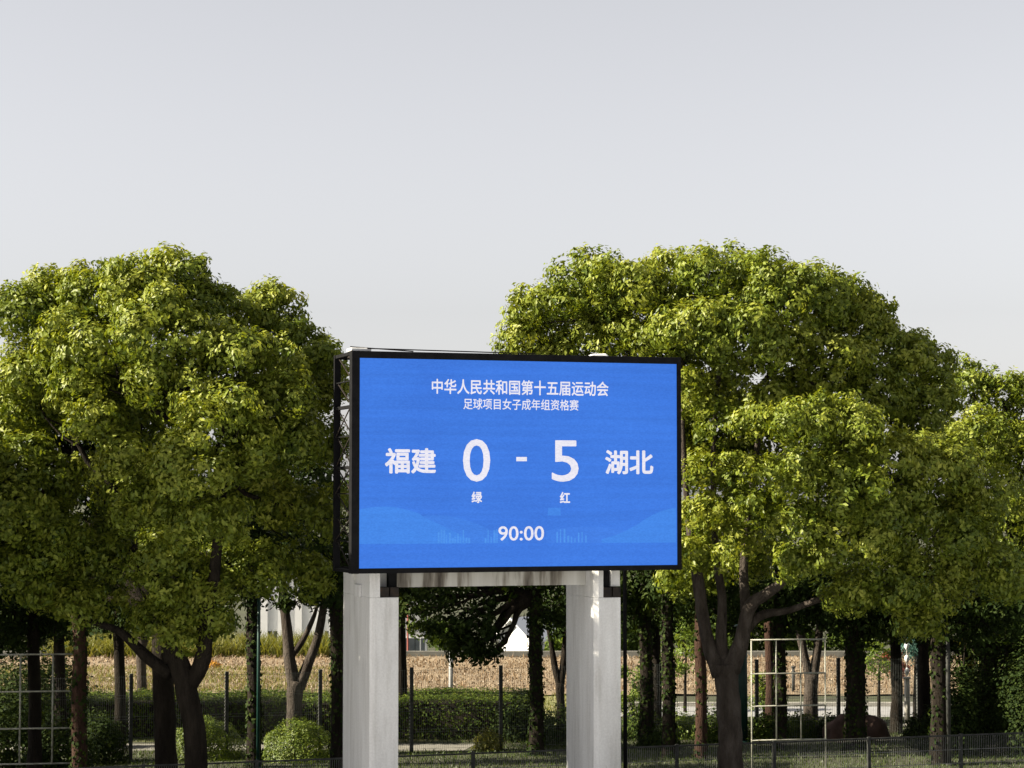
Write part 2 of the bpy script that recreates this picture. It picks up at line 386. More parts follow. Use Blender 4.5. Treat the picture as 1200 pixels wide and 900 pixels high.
def shrub(label, px, py, Z, rx, ry, mat='leaf_lit', seed=1, leaf=.06, name='shrub', cat='shrub', group=None, n=3200, flat=.0, depth=None, stem=True, spread=1.0, z0=None):
    """a rounded shrub centred at photo column px, standing at distance Z; rx, ry in photo px (half width, height)"""
    rng = np.random.default_rng(seed); rnd = random.Random(seed)
    base = Vector((at(px, 700, Z).x, Z, z0 or 0)); k = Z/FPX
    root = thing(name, label, cat, base, 0, group)
    hx, hz, hy = rx*k, ry*k, (depth or rx*k*.9)
    u = unit(n, rng); u[:,2] = np.abs(u[:,2])*1.0 - .12*(rng.random(n) < .3)
    a = 1 + .09*np.sin(u[:,0]*7+seed)*np.cos(u[:,1]*6+seed*2) + .07*np.sin(u[:,2]*9+u[:,0]*5) + .05*rng.normal(size=n)*spread
    a *= np.where(rng.random(n) < .25, rng.uniform(.6,1,n), 1)
    P = u*a[:,None]*np.array([hx,hy,hz*.97]); P[:,2] = np.maximum(P[:,2], .03)
    P += unit(n, rng)*.04*spread
    v, f, t = leaves(P, u, leaf, rng, .1, .6); np_mesh('foliage', v, f, M[mat], root, t)
    b = MB()
    for i in range(7):
        e = Vector((rng.normal()*hx*.35, rng.normal()*hy*.3, hz*rng.uniform(.5,.85)))
        b.tube(curve((rng.normal()*.05, rng.normal()*.05, -.05), e, rnd, 5, .2), [.02,.016,.012,.008,.004], 5)
    b.build('stem', M['bark'], root, smooth=True)
    return root

def blades(name, label, pts, h, mat, rng, width=.012, lean=.35, cat='grass'):
    """upright curved blades, three faces each"""
    n = len(pts); pts = np.asarray(pts)
    H = h*rng.uniform(.5,1.2,size=(n,1)); a = rng.uniform(0,2*np.pi,n); s = np.stack([np.cos(a),np.sin(a),np.zeros(n)],1)*width*rng.uniform(.6,1.4,size=(n,1))
    ln = rng.normal(size=(n,3))*lean; ln[:,2]=0
    v = np.empty((n,5,3)); v[:,0]=pts-s; v[:,1]=pts+s; mid = pts+np.array([0,0,1])*H*.55+ln*H*.3
    v[:,2]=mid+s*.8; v[:,3]=mid-s*.8; v[:,4]=pts+np.array([0,0,1])*H+ln*H
    b = np.arange(n)[:,None]*5
    f = np.concatenate([b+np.array([[0,1,2]]), b+np.array([[0,2,3]]), b+np.array([[3,2,4]])])
    t = np.repeat(np.clip(rng.normal(.5,.25,n),0,1),5)
    o = np_mesh(name, v.reshape(-1,3), f, M[mat], None, t)
    return tag(o, label, cat, kind='stuff')

# ------------------------------------------------------------ the ground
def gz(x, y):
    """ground height: level park, falling away behind the field"""
    t = np.clip((y-90)/28, 0, 1); return -6.5*(t*t*(3-2*t))
xs = np.concatenate([np.linspace(-1500,-60,10), np.linspace(-55,55,56), np.linspace(60,1500,10)])
ys = np.concatenate([np.linspace(-300,10,8), np.linspace(14,130,60), np.array([150,200,300,500,900,1600,2500])])
X, Yg = np.meshgrid(xs, ys); Zg = gz(X, Yg)
V = np.stack([X, Yg, Zg], -1).reshape(-1,3); nx, ny = len(xs), len(ys)
ii, jj = np.meshgrid(np.arange(ny-1), np.arange(nx-1), indexing='ij')
F = np.stack([ii*nx+jj, ii*nx+jj+1, (ii+1)*nx+jj+1, (ii+1)*nx+jj], -1).reshape(-1,4)
tag(np_mesh('ground', V, F, M['ground'], smooth=True), kind='structure')

def sheet(name, pts, z, m, kind='structure'):
    b = MB(); b.add([(x,y,z) for x,y in pts], [tuple(range(len(pts)))]); return tag(b.build(name, m), kind=kind)
# bare field, gently furrowed
xs = np.linspace(-34, 34, 180); ys = np.linspace(73.2, 89.5, 60); X, Yg = np.meshgrid(xs, ys)
Zf = .05 + .035*np.sin(Yg*2.3+np.sin(X*.4)*1.5) + .03*RNG.random(X.shape) + .03*np.sin(X*1.7+Yg)
V = np.stack([X, Yg, Zf], -1).reshape(-1,3); nx, ny = 180, 60
ii, jj = np.meshgrid(np.arange(ny-1), np.arange(nx-1), indexing='ij')
F = np.stack([ii*nx+jj, ii*nx+jj+1, (ii+1)*nx+jj+1, (ii+1)*nx+jj], -1).reshape(-1,4)
tag(np_mesh('field', V, F, M['soil']), kind='structure')
n = 26000
P = np.stack([RNG.uniform(-22,24,n), RNG.uniform(73.3,89.4,n), RNG.uniform(.06,.14,n)], 1)
v, f, t = leaves(P, unit(n, RNG)*np.array([1,1,.4])+np.array([0,-.3,.3]), .07, RNG, .1, .8)
tag(np_mesh('soil_clods', v, f, M['clod'], None, t), 'broken clods of dry brown soil over the bare field', 'soil', kind='stuff')
n = 12000
P = np.stack([RNG.uniform(-22,24,n), RNG.uniform(73.3,89.4,n), np.full(n,.05)], 1)
blades('dry_stubble', 'dry straw coloured stubble standing on the bare field', P, .22, 'dry', RNG, .014, .6, 'stubble')
# road and path
sheet('road', [(3.0,66.5),(60,66.0),(60,69.6),(3.0,69.6)], .012, M['asphalt'])
b = MB(); 
for k in range(24):
    x = 3.0 + k*1.2; b.box((x, 69.62, 0), (x+1.17, 69.78, .14))
tag(b.build('kerb', M['kerb']), kind='structure')
sheet('path', [(-60,57.9),(-1.3,57.9),(-1.0,59.4),(-60,59.6)], .008, M['concrete_path'])
sheet('bounce_sheet', [(-40,4),(40,4),(40,40.5),(-40,40.5)], .006, M['bounce_ground'])  # unseen pale ground, added to bounce sunlight onto the columns
sheet('verge', [(-60,60),(2.6,60),(2.6,73.2),(-60,73.2)], .004, M['verge'])
# lawn strip beyond the fence, right
n = 60000
P = np.stack([RNG.uniform(-14,15,n), RNG.uniform(50,66.3,n), np.zeros(n)], 1)
P = P[~((P[:,0] < -.9) & (P[:,1] > 57.8) & (P[:,1] < 59.7))]
blades('lawn_grass', 'short green grass on the ground under the trees', P, .09, 'grass_leaf', RNG, .010, .5)
n = 9000
P = np.stack([RNG.uniform(-20,4,n), RNG.uniform(66,73.3,n), np.zeros(n)], 1)
blades('verge_grass', 'yellowing grass between the hedge and the bare field', P, .16, 'leaf_yellow', RNG, .012, .5)
n = 9000
P = np.stack([RNG.uniform(-20,-4.5,n), RNG.uniform(74,84,n), np.full(n,.04)], 1)
blades('meadow_grass', 'thin green and yellow grass growing over the left of the field', P, .22, 'leaf_yellow', RNG, .012, .6)
n = 9000; 
P = np.stack([RNG.uniform(-19.5,-5.5,n), RNG.uniform(89.5,93,n), np.full(n,-.3)], 1)
blades('tall_weeds', 'tall yellow green weeds along the far edge of the field', P, 1.15, 'leaf_yellow', RNG, .03, .5, 'weeds')

# ------------------------------------------------------------ scoreboard
Zl, ratio = 42.0, .953
p0 = at(421, 600, Zl); p1 = at(792.3, 600, Zl/ratio)
yaw = math.atan2(p1.y-p0.y, p1.x-p0.x); O2 = Vector((p0.x, p0.y, 0))
ex = Vector((math.cos(yaw), math.sin(yaw), 0)); ey = Vector((-math.sin(yaw), math.cos(yaw), 0))
def on_y(px, py, yl):
    """local (x, z) where the sight line meets the plane local y = yl"""
    d = ray(px, py); o = Vector((0,0,CAM_H)) - O2; t = (yl - o.dot(ey)) / d.dot(ey); q = o + d*t
    return q.dot(ex), q.z
def on_x(px, py, xl):
    d = ray(px, py); o = Vector((0,0,CAM_H)) - O2; t = (xl - o.dot(ex)) / d.dot(ex); q = o + d*t
    return q.dot(ey), q.z
sb = thing('scoreboard', 'black framed LED scoreboard with blue screen reading 0 - 5 on two pale concrete columns', 'scoreboard', O2, yaw)
sx0, st0 = on_y(421, 419, 0); sx1, st1 = on_y(792.3, 427.3, 0); _, sb0 = on_y(421, 665.7, 0); _, sb1 = on_y(792.3, 662.3, 0)
ztop, zbot = (st0+st1)/2, (sb0+sb1)/2
print('screen', sx0, sx1, zbot, ztop, 'yaw', math.degrees(yaw))
fx0 = on_y(411, 600, 0)[0]; fx1 = on_y(797.5, 600, 0)[0]; fzt = on_y(411, 411, 0)[1]; fzb = on_y(411, 672.5, 0)[1]
D = on_x(390.5, 540, fx0)[0]; print('frame', fx0, fx1, fzb, fzt, 'depth', D)
D = min(max(D, .9), 1.7)
# outer black frame round the screen
b = MB(); b.box((fx0,-.06,fzb),(sx0,.16,fzt)); b.build('frame_side', M['black_steel'], sb, bevel=.006)
b = MB(); b.box((sx1,-.06,fzb),(fx1,.16,fzt)); b.build('frame_side', M['black_steel'], sb, bevel=.006)
b = MB(); b.box((sx0+.002,-.058,ztop),(sx1-.002,.158,fzt-.003)); b.build('frame_top', M['black_steel'], sb, bevel=.006)
b = MB(); b.box((sx0+.002,-.058,fzb+.003),(sx1-.002,.158,zbot)); b.build('frame_bottom', M['black_steel'], sb, bevel=.006)
# LED screen (cabinet behind the lit face)
W = sx1-sx0; H = ztop-zbot
M['screen'] = glow('led_blue', (58,120,223), .07)
b = MB(); b.box((sx0+.002,-.016,zbot+.002),(sx1-.002,.14,ztop-.002)); b.build('cabinet', M['black_steel'], sb)
b = MB(); b.add([(sx0,-.02,zbot),(sx1,-.02,zbot),(sx1,-.02,ztop),(sx0,-.02,ztop)], [(0,1,2,3)]); screen = b.build('screen', M['screen'], sb)
YS = -.022
def spx(px, py): return on_y(px, py, YS)
def poly(name, px_pts, m, yl, parent=screen, label=None):
    b = MB(); q = [on_y(x, y, yl) for x, y in px_pts]
    q = [(min(max(x, sx0+.003), sx1-.003), min(max(z, zbot+.003), ztop-.003)) for x, z in q]
    b.add([(x, yl, z) for x, z in q], [tuple(range(len(q)))]); o = b.build(name, m, parent)
    if label: o['label'] = label
    return o
g_h1 = glow('led_hill_one', (64,133,230), .04); g_h2 = glow('led_hill_two', (62,126,226), .04); g_h3 = glow('led_hill_three', (62,124,226), .04)
g_low = glow('led_ground', (58,120,224), .04); g_sky = glow('led_skyline', (74,144,234), .03)
base_y = lambda x: 637.5 - (x-421)*.0045
def hill(pts, m, yl):
    # strip down to the ground line of the picture; ear-clipped by Blender as an n-gon
    q = pts + [(pts[-1][0], base_y(pts[-1][0])), (pts[0][0], base_y(pts[0][0]))]
    poly('hill_graphic', q, m, yl)
def arch(x0, y0, x1, y1, k, n=18):
    out = []
    for i in range(n+1):
        t = i/n; out.append((x0+(x1-x0)*t, y0+(y1-y0)*t - k*math.sin(math.pi*t)))
    return out
hill([(421,598)] + arch(425,596,492,602,5) + arch(496,606,545,630,1), g_h1, -.0226)
hill(arch(470,608,596,632,14), g_h2, -.0222)
hill(arch(640,622,735,622,5), g_h3, -.0222)
hill(arch(705,632,748,614,-2) + arch(752,611,792.3,595,3), g_h1, -.0226)
poly('ground_graphic', [(421,638),(792.3,636),(792.3,662.3),(421,665.6)], g_low, -.0224)
rr = random.Random(5)
b = MB()
for x0, x1, n_ in ((513,552,12),(568,585,5),(652,690,9)):
    for i in range(n_):
        x = x0 + (x1-x0)*i/n_; wd = rr.uniform(1.2,2.6); h = rr.uniform(5,17)
        q = [on_y(a, c, -.0232) for a, c in ((x,base_y(x)-.6),(x+wd,base_y(x)-.6),(x+wd,base_y(x)-h),(x,base_y(x)-h))]
        b.add([(u,-.0232,z) for u,z in q], [(0,1,2,3)])
o = b.build('skyline_graphic', g_sky, screen); o['kind'] = 'stuff'
poly('light_patch', [(642,595),(657,595),(657,604),(642,604)], g_h1, -.0226)

M['text'] = glow('led_white', (234,232,243), .03)
DEPS = None
def text(s, x0, x1, y0, y1, bold=.03, name='lettering'):
    """s fills the photo rectangle x0..x1, y0..y1 (bounding box of the glyphs); bold: stroke widening in em"""
    cu = bpy.data.curves.new(name, 'FONT'); cu.body = s; cu.size = 1.0; cu.resolution_u = 4
    tmp = bpy.data.objects.new('tmp', cu); COL.objects.link(tmp)
    dg = bpy.context.evaluated_depsgraph_get(); me0 = bpy.data.meshes.new_from_object(tmp.evaluated_get(dg))
    bpy.data.objects.remove(tmp)
    co = np.array([v.co[:] for v in me0.vertices]); fs = [tuple(p.vertices) for p in me0.polygons]; bpy.data.meshes.remove(me0)
    sh = [(0,0)] + [(math.cos(k*math.pi/4)*bold, math.sin(k*math.pi/4)*bold) for k in range(8)] if bold else [(0,0)]
    V = np.concatenate([co + np.array([dx,dy,k*.01]) for k,(dx,dy) in enumerate(sh)]); n = len(co)
    F = [tuple(i+k*n for i in f) for k in range(len(sh)) for f in fs]
    lo, hi = V.min(0), V.max(0)
    a0, zt = spx(x0, y0); a1, _ = spx(x1, y0); _, zb = spx(x0, y1); _, zt2 = spx(x1, y0); _, zb2 = spx(x1, y1)
    zt = (zt+zt2)/2; zb = (zb+zb2)/2
    N = np.empty_like(V)
    N[:,0] = a0 + (V[:,0]-lo[0])/(hi[0]-lo[0])*(a1-a0); N[:,2] = zb + (V[:,1]-lo[1])/(hi[1]-lo[1])*(zt-zb); N[:,1] = -.0245-V[:,2]*.01
    me = bpy.data.meshes.new(name); me.from_pydata([tuple(p) for p in N], [], F); me.materials.append(M['text']); me.update()
    o = bpy.data.objects.new(name, me); link(o, screen); return o
text('中华人民共和国第十五届运动会', 506, 713, 445.5, 463, .018)
text('足球项目女子成年组资格赛', 543, 678, 467.5, 480.5, .012)
text('福建', 451, 511, 525, 555, .027)
text('湖北', 709, 765.5, 527.5, 556, .027)
text('0', 542.5, 574.5, 514.5, 564.5, .007)
text('5', 646.5, 678, 516, 564.5, .007)
poly('lettering', [(605,535.5),(617.5,535.5),(617.5,540.5),(605,540.5)], M['text'], -.0245)
text('绿', 552.5, 565, 576, 589.5, .03)
text('红', 656, 668, 576.5, 589.5, .03)
text('90:00', 584, 637.5, 616.5, 633.5, .012)

# rear frame, side trusses and sheet cladding
rb = fx0
for xx in (fx0, fx1-.08):
    b = MB(); b.box((xx, D-.09, fzb), (xx+.13 if xx==fx0 else xx+.08, D, fzt-.004)); b.build('rear_post', M['black_steel'], sb, bevel=.004)
for zz in (fzt-.09, fzb+.003):
    b = MB(); b.box((fx0+.132, D-.08, zz), (fx1-.085, D-.01, zz+.085)); b.build('rear_rail', M['black_steel'], sb, bevel=.004)
levels = [0.0, .125, .245, .38, .525, .645, .76, .865, 1.0]
for side_x in (fx0+.05, fx1-.05):
    for i, l in enumerate(levels):
        z = fzb+.04 + (fzt-fzb-.08)*(1-l)
        t_ = .065 if i in (0,2,4,8) else .024
        b = MB(); b.bar((side_x,.162,z),(side_x,D-.092,z), t_); b.build('side_rung', M['black_steel'], sb)
    for i in range(len(levels)-1):
        za = fzb+.04 + (fzt-fzb-.08)*(1-levels[i]); zb_ = fzb+.04 + (fzt-fzb-.08)*(1-levels[i+1])
        b = MB(); b.bar((side_x+.02,.162,zb_),(side_x+.02,D-.092,za), .02); b.build('side_brace', M['rusty_steel'], sb)
        if i in (2,3,4,6):
            b = MB(); b.bar((side_x-.02,.162,za),(side_x-.02,D-.092,zb_), .02); b.build('side_brace', M['rusty_steel'], sb)
npan = 6
for i in range(1, npan):
    a = fx0+.135 + (fx1-fx0-.22)*i/npan; c = fx0+.135 + (fx1-fx0-.22)*(i+1)/npan
    b = MB(); b.box((a+.004, D-.05-.004*(i%2), fzb+.1), (c-.004, D-.03-.004*(i%2), fzt-.1)); b.build('rear_panel', M['sheeting'], sb)
# top deck with a loose white sheet and rods left on it
for k in range(7):
    x = fx0+.3 + (fx1-fx0-.6)*k/6; b = MB(); b.box((x-.03,.162,fzt-.06),(x+.03,D-.092,fzt-.01)); b.build('top_strut', M['rusty_steel'], sb)
b = MB(); b.box((on_y(410,409,.2)[0],.1,fzt+.003),(on_y(434,409,.2)[0],.5,fzt+.07)); o = b.build('white_sheet', M['white_wall'], None, bevel=.02)
o.location = O2; o.rotation_euler = (0,0,yaw); tag(o, 'folded white sheet lying on the left end of the scoreboard top', 'sheet')
b = MB(); b.add([(2.55+sx0+2.35-.0,.12,fzt+.003),(sx0+5.3,.12,fzt+.003),(sx0+5.42,.5,fzt+.003),(sx0+4.95,.5,fzt+.003),(sx0+4.95,.16,fzt+.05),(sx0+5.25,.16,fzt+.065),(sx0+5.3,.45,fzt+.05),(sx0+5.0,.45,fzt+.05)],
      [(0,3,2,1),(4,5,6,7),(0,1,5,4),(1,2,6,5),(2,3,7,6),(3,0,4,7)]); o = b.build('white_sheet', M['white_wall'], None, bevel=.015)
o.location = O2; o.rotation_euler = (0,0,yaw); tag(o, 'crumpled white sheet on the scoreboard top towards its right end', 'sheet')
rod = random.Random(3)
b = MB(); b.bar((fx0+.35,.1,fzt+.06),(fx0+3.9,.22,fzt+.03), .022); b.bar((fx0+.05,.3,fzt+.10),(fx0+1.3,.12,fzt+.02), .02)
o = b.build('loose_rods', M['rusty_steel'], sb)

# columns: front face px 434..467, side face back to 402; second 697..727, side 663
yf = .30
def column(pxc, pxr, pxs, notch):
    xa = on_y(pxc, 780, yf)[0]; xb = on_y(pxr, 780, yf)[0]; yb = on_x(pxs, 780, xa)[0]
    print('column', xa, xb, 'depth', yb-yf)
    ch = .10; zt = fzb - .004; zn = on_y(pxr, 700, yf)[1]
    b = MB()
    b.prism([(xa, yf+.07), (xa+ch*.9, yf), (xb, yf), (xb, yb), (xa, yb)], -.1, zn)
    c = b.build('concrete_column', M['concrete'], sb, bevel=.008)
    b = MB(); nx = xa + (xb-xa)*.34
    b.prism([(xa, yf+.072), (xa+ch*.9, yf+.002), (nx, yf+.002), (nx, yf+.34), (xb-.002, yf+.34), (xb-.002, yb-.002), (xa, yb-.002)], zn+.002, zt)
    b.build('column_head', M['concrete'], c, bevel=.006)
    zb2 = on_y(pxr, 688, yf)[1]
    for u0, u1 in ((nx+.01, nx+(xb-nx)*.5), (nx+(xb-nx)*.56, xb+.01)):
        b = MB(); b.box((u0, yf+.01, zn+.003), (u1, yf+.33, zb2)); b.build('bracket', M['rusty_steel'], c, bevel=.01)
    b = MB(); m0 = (nx+(xb-nx)*.55) if notch == 0 else nx+.005
    b.box((m0, yf+.10, zb2+.002), (m0+(xb-nx)*.42, yf+.30, zt)); b.build('bracket', M['black_steel'], c)
    if notch:
        b = MB(); b.box((m0+(xb-nx)*.5, yf+.08, zb2+.012), (xb+.02, yf+.3, zt)); b.build('bearing_block', M['concrete'], c, bevel=.01)
    return xa, xb, yb
cl = column(434, 467, 402, 0); cr = column(697, 727.5, 663.5, 1)
yb_ = yf + (cr[2]-yf)*.30
b = MB(); zb_ = on_y(560, 687, yb_)[1]; b.box((cl[1]+.003, yb_, zb_), (cr[0]-.003, yb_+.4, fzb-.006)); b.build('crossbeam', M['beam'], sb, bevel=.008)
# conduit box on the side of the left column
b = MB(); y0, zc = on_x(424, 700, cl[0]); y1, zd = on_x(417, 684, cl[0])
b.box((cl[0]-.05, min(y0,y1), min(zc,zd)), (cl[0]-.002, max(y0,y1), max(zc,zd))); b.build('junction_box', M['concrete'], sb, bevel=.01)
# thin dark pole just right of the right column
p = at(732.5, 780, 47.5); b = MB(); b.tube([(0,0,-.1),(0,0,6.5)], [.045,.04], 8)
o = b.build('pole', M['black_steel'], None, smooth=True); o.location = (p.x, 47.5, 0); tag(o, 'thin dark pole standing just behind the right edge of the right concrete column', 'pole')

# ------------------------------------------------------------ fences
def fence_line(a, b, n):
    return [Vector(a).lerp(Vector(b), i/n) for i in range(n+1)]
# tall mesh fence: posts measured at columns 153 .. 1065
pL = ground(153, 893); pR = ground(1065, 862.5)
fdir = (pR-pL).normalized(); sp_post = (ground(478, 880)-pL).length/3
root = thing('mesh_fence', 'tall dark wire mesh fence with square posts crossing behind the columns', 'fence', (pL.x, pL.y, 0), math.atan2(fdir.y, fdir.x))
PH = 2.27
for i in range(-2, 11):
    x = i*sp_post
    b = MB(); b.box((x-.045,-.045,-.1),(x+.045,.045,PH)); po = b.build('post', M['fence_steel'], root, bevel=.006)
    b = MB()
    for k in range(24): b.box((x-.066, -.06, .12+k*.09), (x-.047, -.02, .15+k*.09))
    b.build('clips', M['low_wire'], po)['kind'] = 'stuff'
    if i < 10:
        b = MB(); k = 0; n_ = int(sp_post/.055)
        for j in range(1, n_):
            xx = x+.05+(sp_post-.1)*j/n_; b.bar((xx,-.055,.06),(xx,-.055,PH-.05), .0045)
        for zz in (.10,.55,.62,1.1,1.17,1.65,1.72,PH-.08): b.bar((x+.05,-.06,zz),(x+sp_post-.05,-.06,zz), .005)
        b.build('wire_panel', M['fence_wire'], root)['kind'] = 'stuff'
# low barrier fence in front
FH = 1.2
def top_pt(px, py):
    d = ray(px, py); t = (FH-CAM_H)/d.z; return Vector((d.x*t, d.y*t, 0))
a = top_pt(250, 894); c = top_pt(1128, 861); fd = (c-a).normalized(); 
start = a - fd*12; total = 36
root = thing('barrier_fence', 'low mesh barrier fence with dark posts along the bottom of the picture', 'fence', (start.x, start.y, 0), math.atan2(fd.y, fd.x))
psp = (top_pt(1128,861)-top_pt(1020,865)).length
x908 = (top_pt(908,869.5)-start).length; first = x908 % psp
k = 0; x = first - psp
while x < total:
    b = MB(); b.box((x-.04,-.03,-.1),(x+.04,.03,FH+.03)); b.build('post', M['fence_steel'], root, bevel=.006)
    b = MB(); n_ = int(psp/.05)
    for j in range(1, n_):
        xx = x+.04+(psp-.08)*j/n_; b.bar((xx,-.034,.04),(xx,-.034,FH-.03), .0065)
    for zz in (.12, .35, FH-.34, FH-.66): b.bar((x+.04,-.042,zz),(x+psp-.04,-.042,zz), .012)
    b.build('wire_panel', M['low_wire'], root)['kind'] = 'stuff'
    b = MB(); b.bar((x+.041,0,FH-.01),(x+psp-.041,0,FH-.01), .035); b.build('top_rail', M['fence_steel'], root)
    x += psp

# ------------------------------------------------------------ white grid frames
def grid_frame(label, pxs, pys, Z, legs=True):
    """pxs / pys: photo columns and rows of the tubes (rows at the left tube)"""
    A = at(pxs[0], pys[0], Z); B = at(pxs[-1], pys[0], Z*1.008)
    n = len(pxs)-1; wid = (B-A).length; yawf = R(8)
    wid = (at(pxs[-1],pys[0],Z).x - A.x)/math.cos(yawf)
    root = thing('grid_frame', label, 'frame', (A.x, Z, 0), yawf, 'pair of white grid frames behind the barrier fence')
    zs = [at(pxs[0], y, Z).z for y in pys]
    for i in range(n+1):
        x = wid*i/n; b = MB(); z0 = -.1 if i in (0, n) and legs else zs[-1]
        b.tube([(x,0,z0),(x,0,zs[0])], [.020,.020], 8); b.build('upright', M['white_tube'], root, smooth=True)
    for z in zs:
        b = MB(); b.tube([(-.02,-.003,z),(wid+.02,-.003,z)], [.019,.019], 8); b.build('crossbar', M['white_tube'], root, smooth=True)
    for x in (0, wid):
        b = MB(); b.tube([(x,.02,.0),(x,.9,.0+.03)], [.022,.022], 8); b.build('foot', M['white_tube'], root, smooth=True)
    return root
grid_frame('white metal grid frame left of the leaning trunk, cut by the left edge', [-14,24,60,97], [767.5,811,854.5,896], 48.0)
grid_frame('white metal grid frame of nine squares standing right of the large forked trunk', [880.5,910,939,968.5], [750,789.5,827.5,867.5], 51.5)

# ------------------------------------------------------------ trees
LEAF = dict(leaf=.115, tuft_r=.17, sub=17, per=13, fill=.55)
# left big tree (leaning pair of trunks in front)
left_lobes = [(85,440,44,.6),(150,545,34,-1.3),(118,500,34,-1.1),(175,600,32,-1.4),(95,465,28,-.8),(335,470,36,-1.2),(345,520,36,-1.0),(330,420,30,-.8),(300,540,40,-1.0),(120,455,40,1.5),(55,480,40,1.2),(378,425,24,1.0),(382,465,28,2.0),(365,400,20,1.6),(72,352,42,1.5),(28,372,44,1.0),(120,345,45,.5),(160,350,42,-.3),(200,332,40,.2),(238,362,40,.5),(190,395,55,-1),(115,405,60,-.2),
 (290,378,34,1.5),(325,362,30,1.8),(322,405,40,1.6),(368,440,30,2.6),(262,430,50,-1.2),(215,460,60,-1.0),(262,500,52,-2),(225,560,48,-2.2),(240,620,42,-1.8),
 (312,480,55,.4),(352,520,45,1.4),(150,480,58,.8),(60,440,58,1),(140,570,50,1.6),(300,580,55,.8),(352,610,45,1.5),(200,670,45,-.4),(285,670,48,.4),(130,660,50,1.4),(350,680,36,1.2),
 (240,715,36,-.3),(92,715,26,.2),(120,712,22,.6),(215,745,26,-.5),(170,735,22,.4),(250,745,20,.2),(190,720,34,.2),(345,460,38,2.4)]
tree('big bright camphor tree on the left whose trunk leans and forks', 44.8,
     [(231,958,14),(230,900,13.5),(227,850,13.5),(216,800,12.5),(207,770,12)],
     left_lobes, seed=3, dens=1.0, barkmat='bark', limbs=[[(205,775,13,0),(197,740,10,.1),(190,700,8,.3),(175,640,6,.4)],[(222,805,9,0),(238,772,10,-.1),(240,735,9,-.3),(250,680,7,-.6),(262,560,5,-1)],[(200,790,8,0),(170,768,7,.2),(140,740,5,.2),(105,728,3,.2),(80,715,1.5,.2)]], **LEAF)
tree('camphor tree with straight dark trunk touching the leaning forked trunk', 48.5,
     [(195,930,13.5),(194,880,13),(193,830,12.5),(190,780,12),(189,720,11)],
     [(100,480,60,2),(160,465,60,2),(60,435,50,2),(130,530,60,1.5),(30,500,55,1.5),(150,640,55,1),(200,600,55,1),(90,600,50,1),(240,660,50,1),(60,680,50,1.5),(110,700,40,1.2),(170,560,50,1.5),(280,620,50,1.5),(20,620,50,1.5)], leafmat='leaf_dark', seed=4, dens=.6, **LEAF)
tree('reddish trunked tree behind the left grid frame, with a bright low crown', 47.5,
     [(93,940,9),(93,880,9),(92,820,8.5),(94,760,8),(90,700,8)],
     [(20,540,44,-1.8),(50,575,46,-2.0),(15,610,50,-2.4),(62,635,44,-2.2),(20,680,46,-2.2),(70,690,36,-1.6),(-30,560,55,-2),(-35,650,55,-2),(45,490,36,-1),(5,480,40,-.6)], seed=5, barkmat='bark_red', ivy=.7, limb_n=4, **LEAF)
# off to the left the row goes on, and shades this part of the park
for k, (px, Z, lab) in enumerate(((-215,43.5,'camphor tree standing nearest beyond the left edge of the picture'),(-260,50,'camphor tree just beyond the left edge, level with the dark trunk'),
        (-235,41.0,'camphor tree beyond the left edge, nearest to the pitch'),(-560,47,'camphor tree standing farther beyond the left edge of the picture'))):
    q = px+0
    K = 1.35 if Z == 41.0 else 1.0
    tree(lab, Z, [(q,930,15),(q,860,14),(q+5,760,13),(q,690,12)],
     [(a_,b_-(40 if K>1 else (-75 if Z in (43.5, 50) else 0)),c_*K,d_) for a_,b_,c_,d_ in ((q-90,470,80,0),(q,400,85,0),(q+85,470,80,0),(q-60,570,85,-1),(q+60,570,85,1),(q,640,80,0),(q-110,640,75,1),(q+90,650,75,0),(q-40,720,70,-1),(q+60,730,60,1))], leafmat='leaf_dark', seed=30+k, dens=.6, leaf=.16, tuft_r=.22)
# right big tree
right_lobes = [(622,400,38,2.2),(650,365,40,1.8),(692,342,44,1.0),(735,340,42,.2),(785,335,44,1.0),(833,332,44,-.3),(875,330,44,.6),(920,345,46,-.6),(965,360,46,.2),(1005,382,42,.8),
 (1042,412,42,.8),(1078,438,38,1.6),(700,400,45,1.8),(755,400,45,1.0),(815,385,45,-.8),(868,395,46,-1.2),(925,410,46,-.6),(975,430,46,-.4),(1025,465,46,.4),(640,430,38,2.4),
 (1080,490,45,.8),(820,470,28,.4),(905,470,34,-.4),(845,455,24,1.6)]
front_lobes = [(940,500,36,-2.4),(985,505,44,-2.2),(935,560,34,-2.6),(985,575,48,-2.6),(940,620,34,-2.2),(990,640,46,-2.2),(950,665,30,-1.8),(1040,545,46,-1.8),(1045,620,52,-1.8),(1030,690,40,-1.4),
 (1100,560,50,-1.0),(1105,630,52,-1.0),(1090,695,42,-.8),(1150,600,50,-.2),(1160,670,48,-.4),(1080,735,26,-.6),(1000,700,28,-1.6)]
mid_lobes = [(800,470,40,2.8),(850,490,42,2.8),(895,520,40,2.6),(960,480,40,2.0),(830,540,40,2.8),(1000,540,40,.5),(822,610,26,-.7),(812,560,24,-.6),(838,500,24,-.7),(862,640,24,-.8),(890,600,26,-1.0),(860,560,24,-.8),(805,650,22,-.3),(835,665,18,-.4),(812,450,22,-.5),(885,500,26,-1.0),(855,440,18,-.5),(815,560,34,1.8),(860,540,34,2.0),(830,620,36,2.2),(878,600,34,2.0),(805,680,34,2.2),(870,670,30,1.8),(885,640,30,1.0),(800,500,26,2.0),(820,420,30,2.2),(905,560,30,.6)]
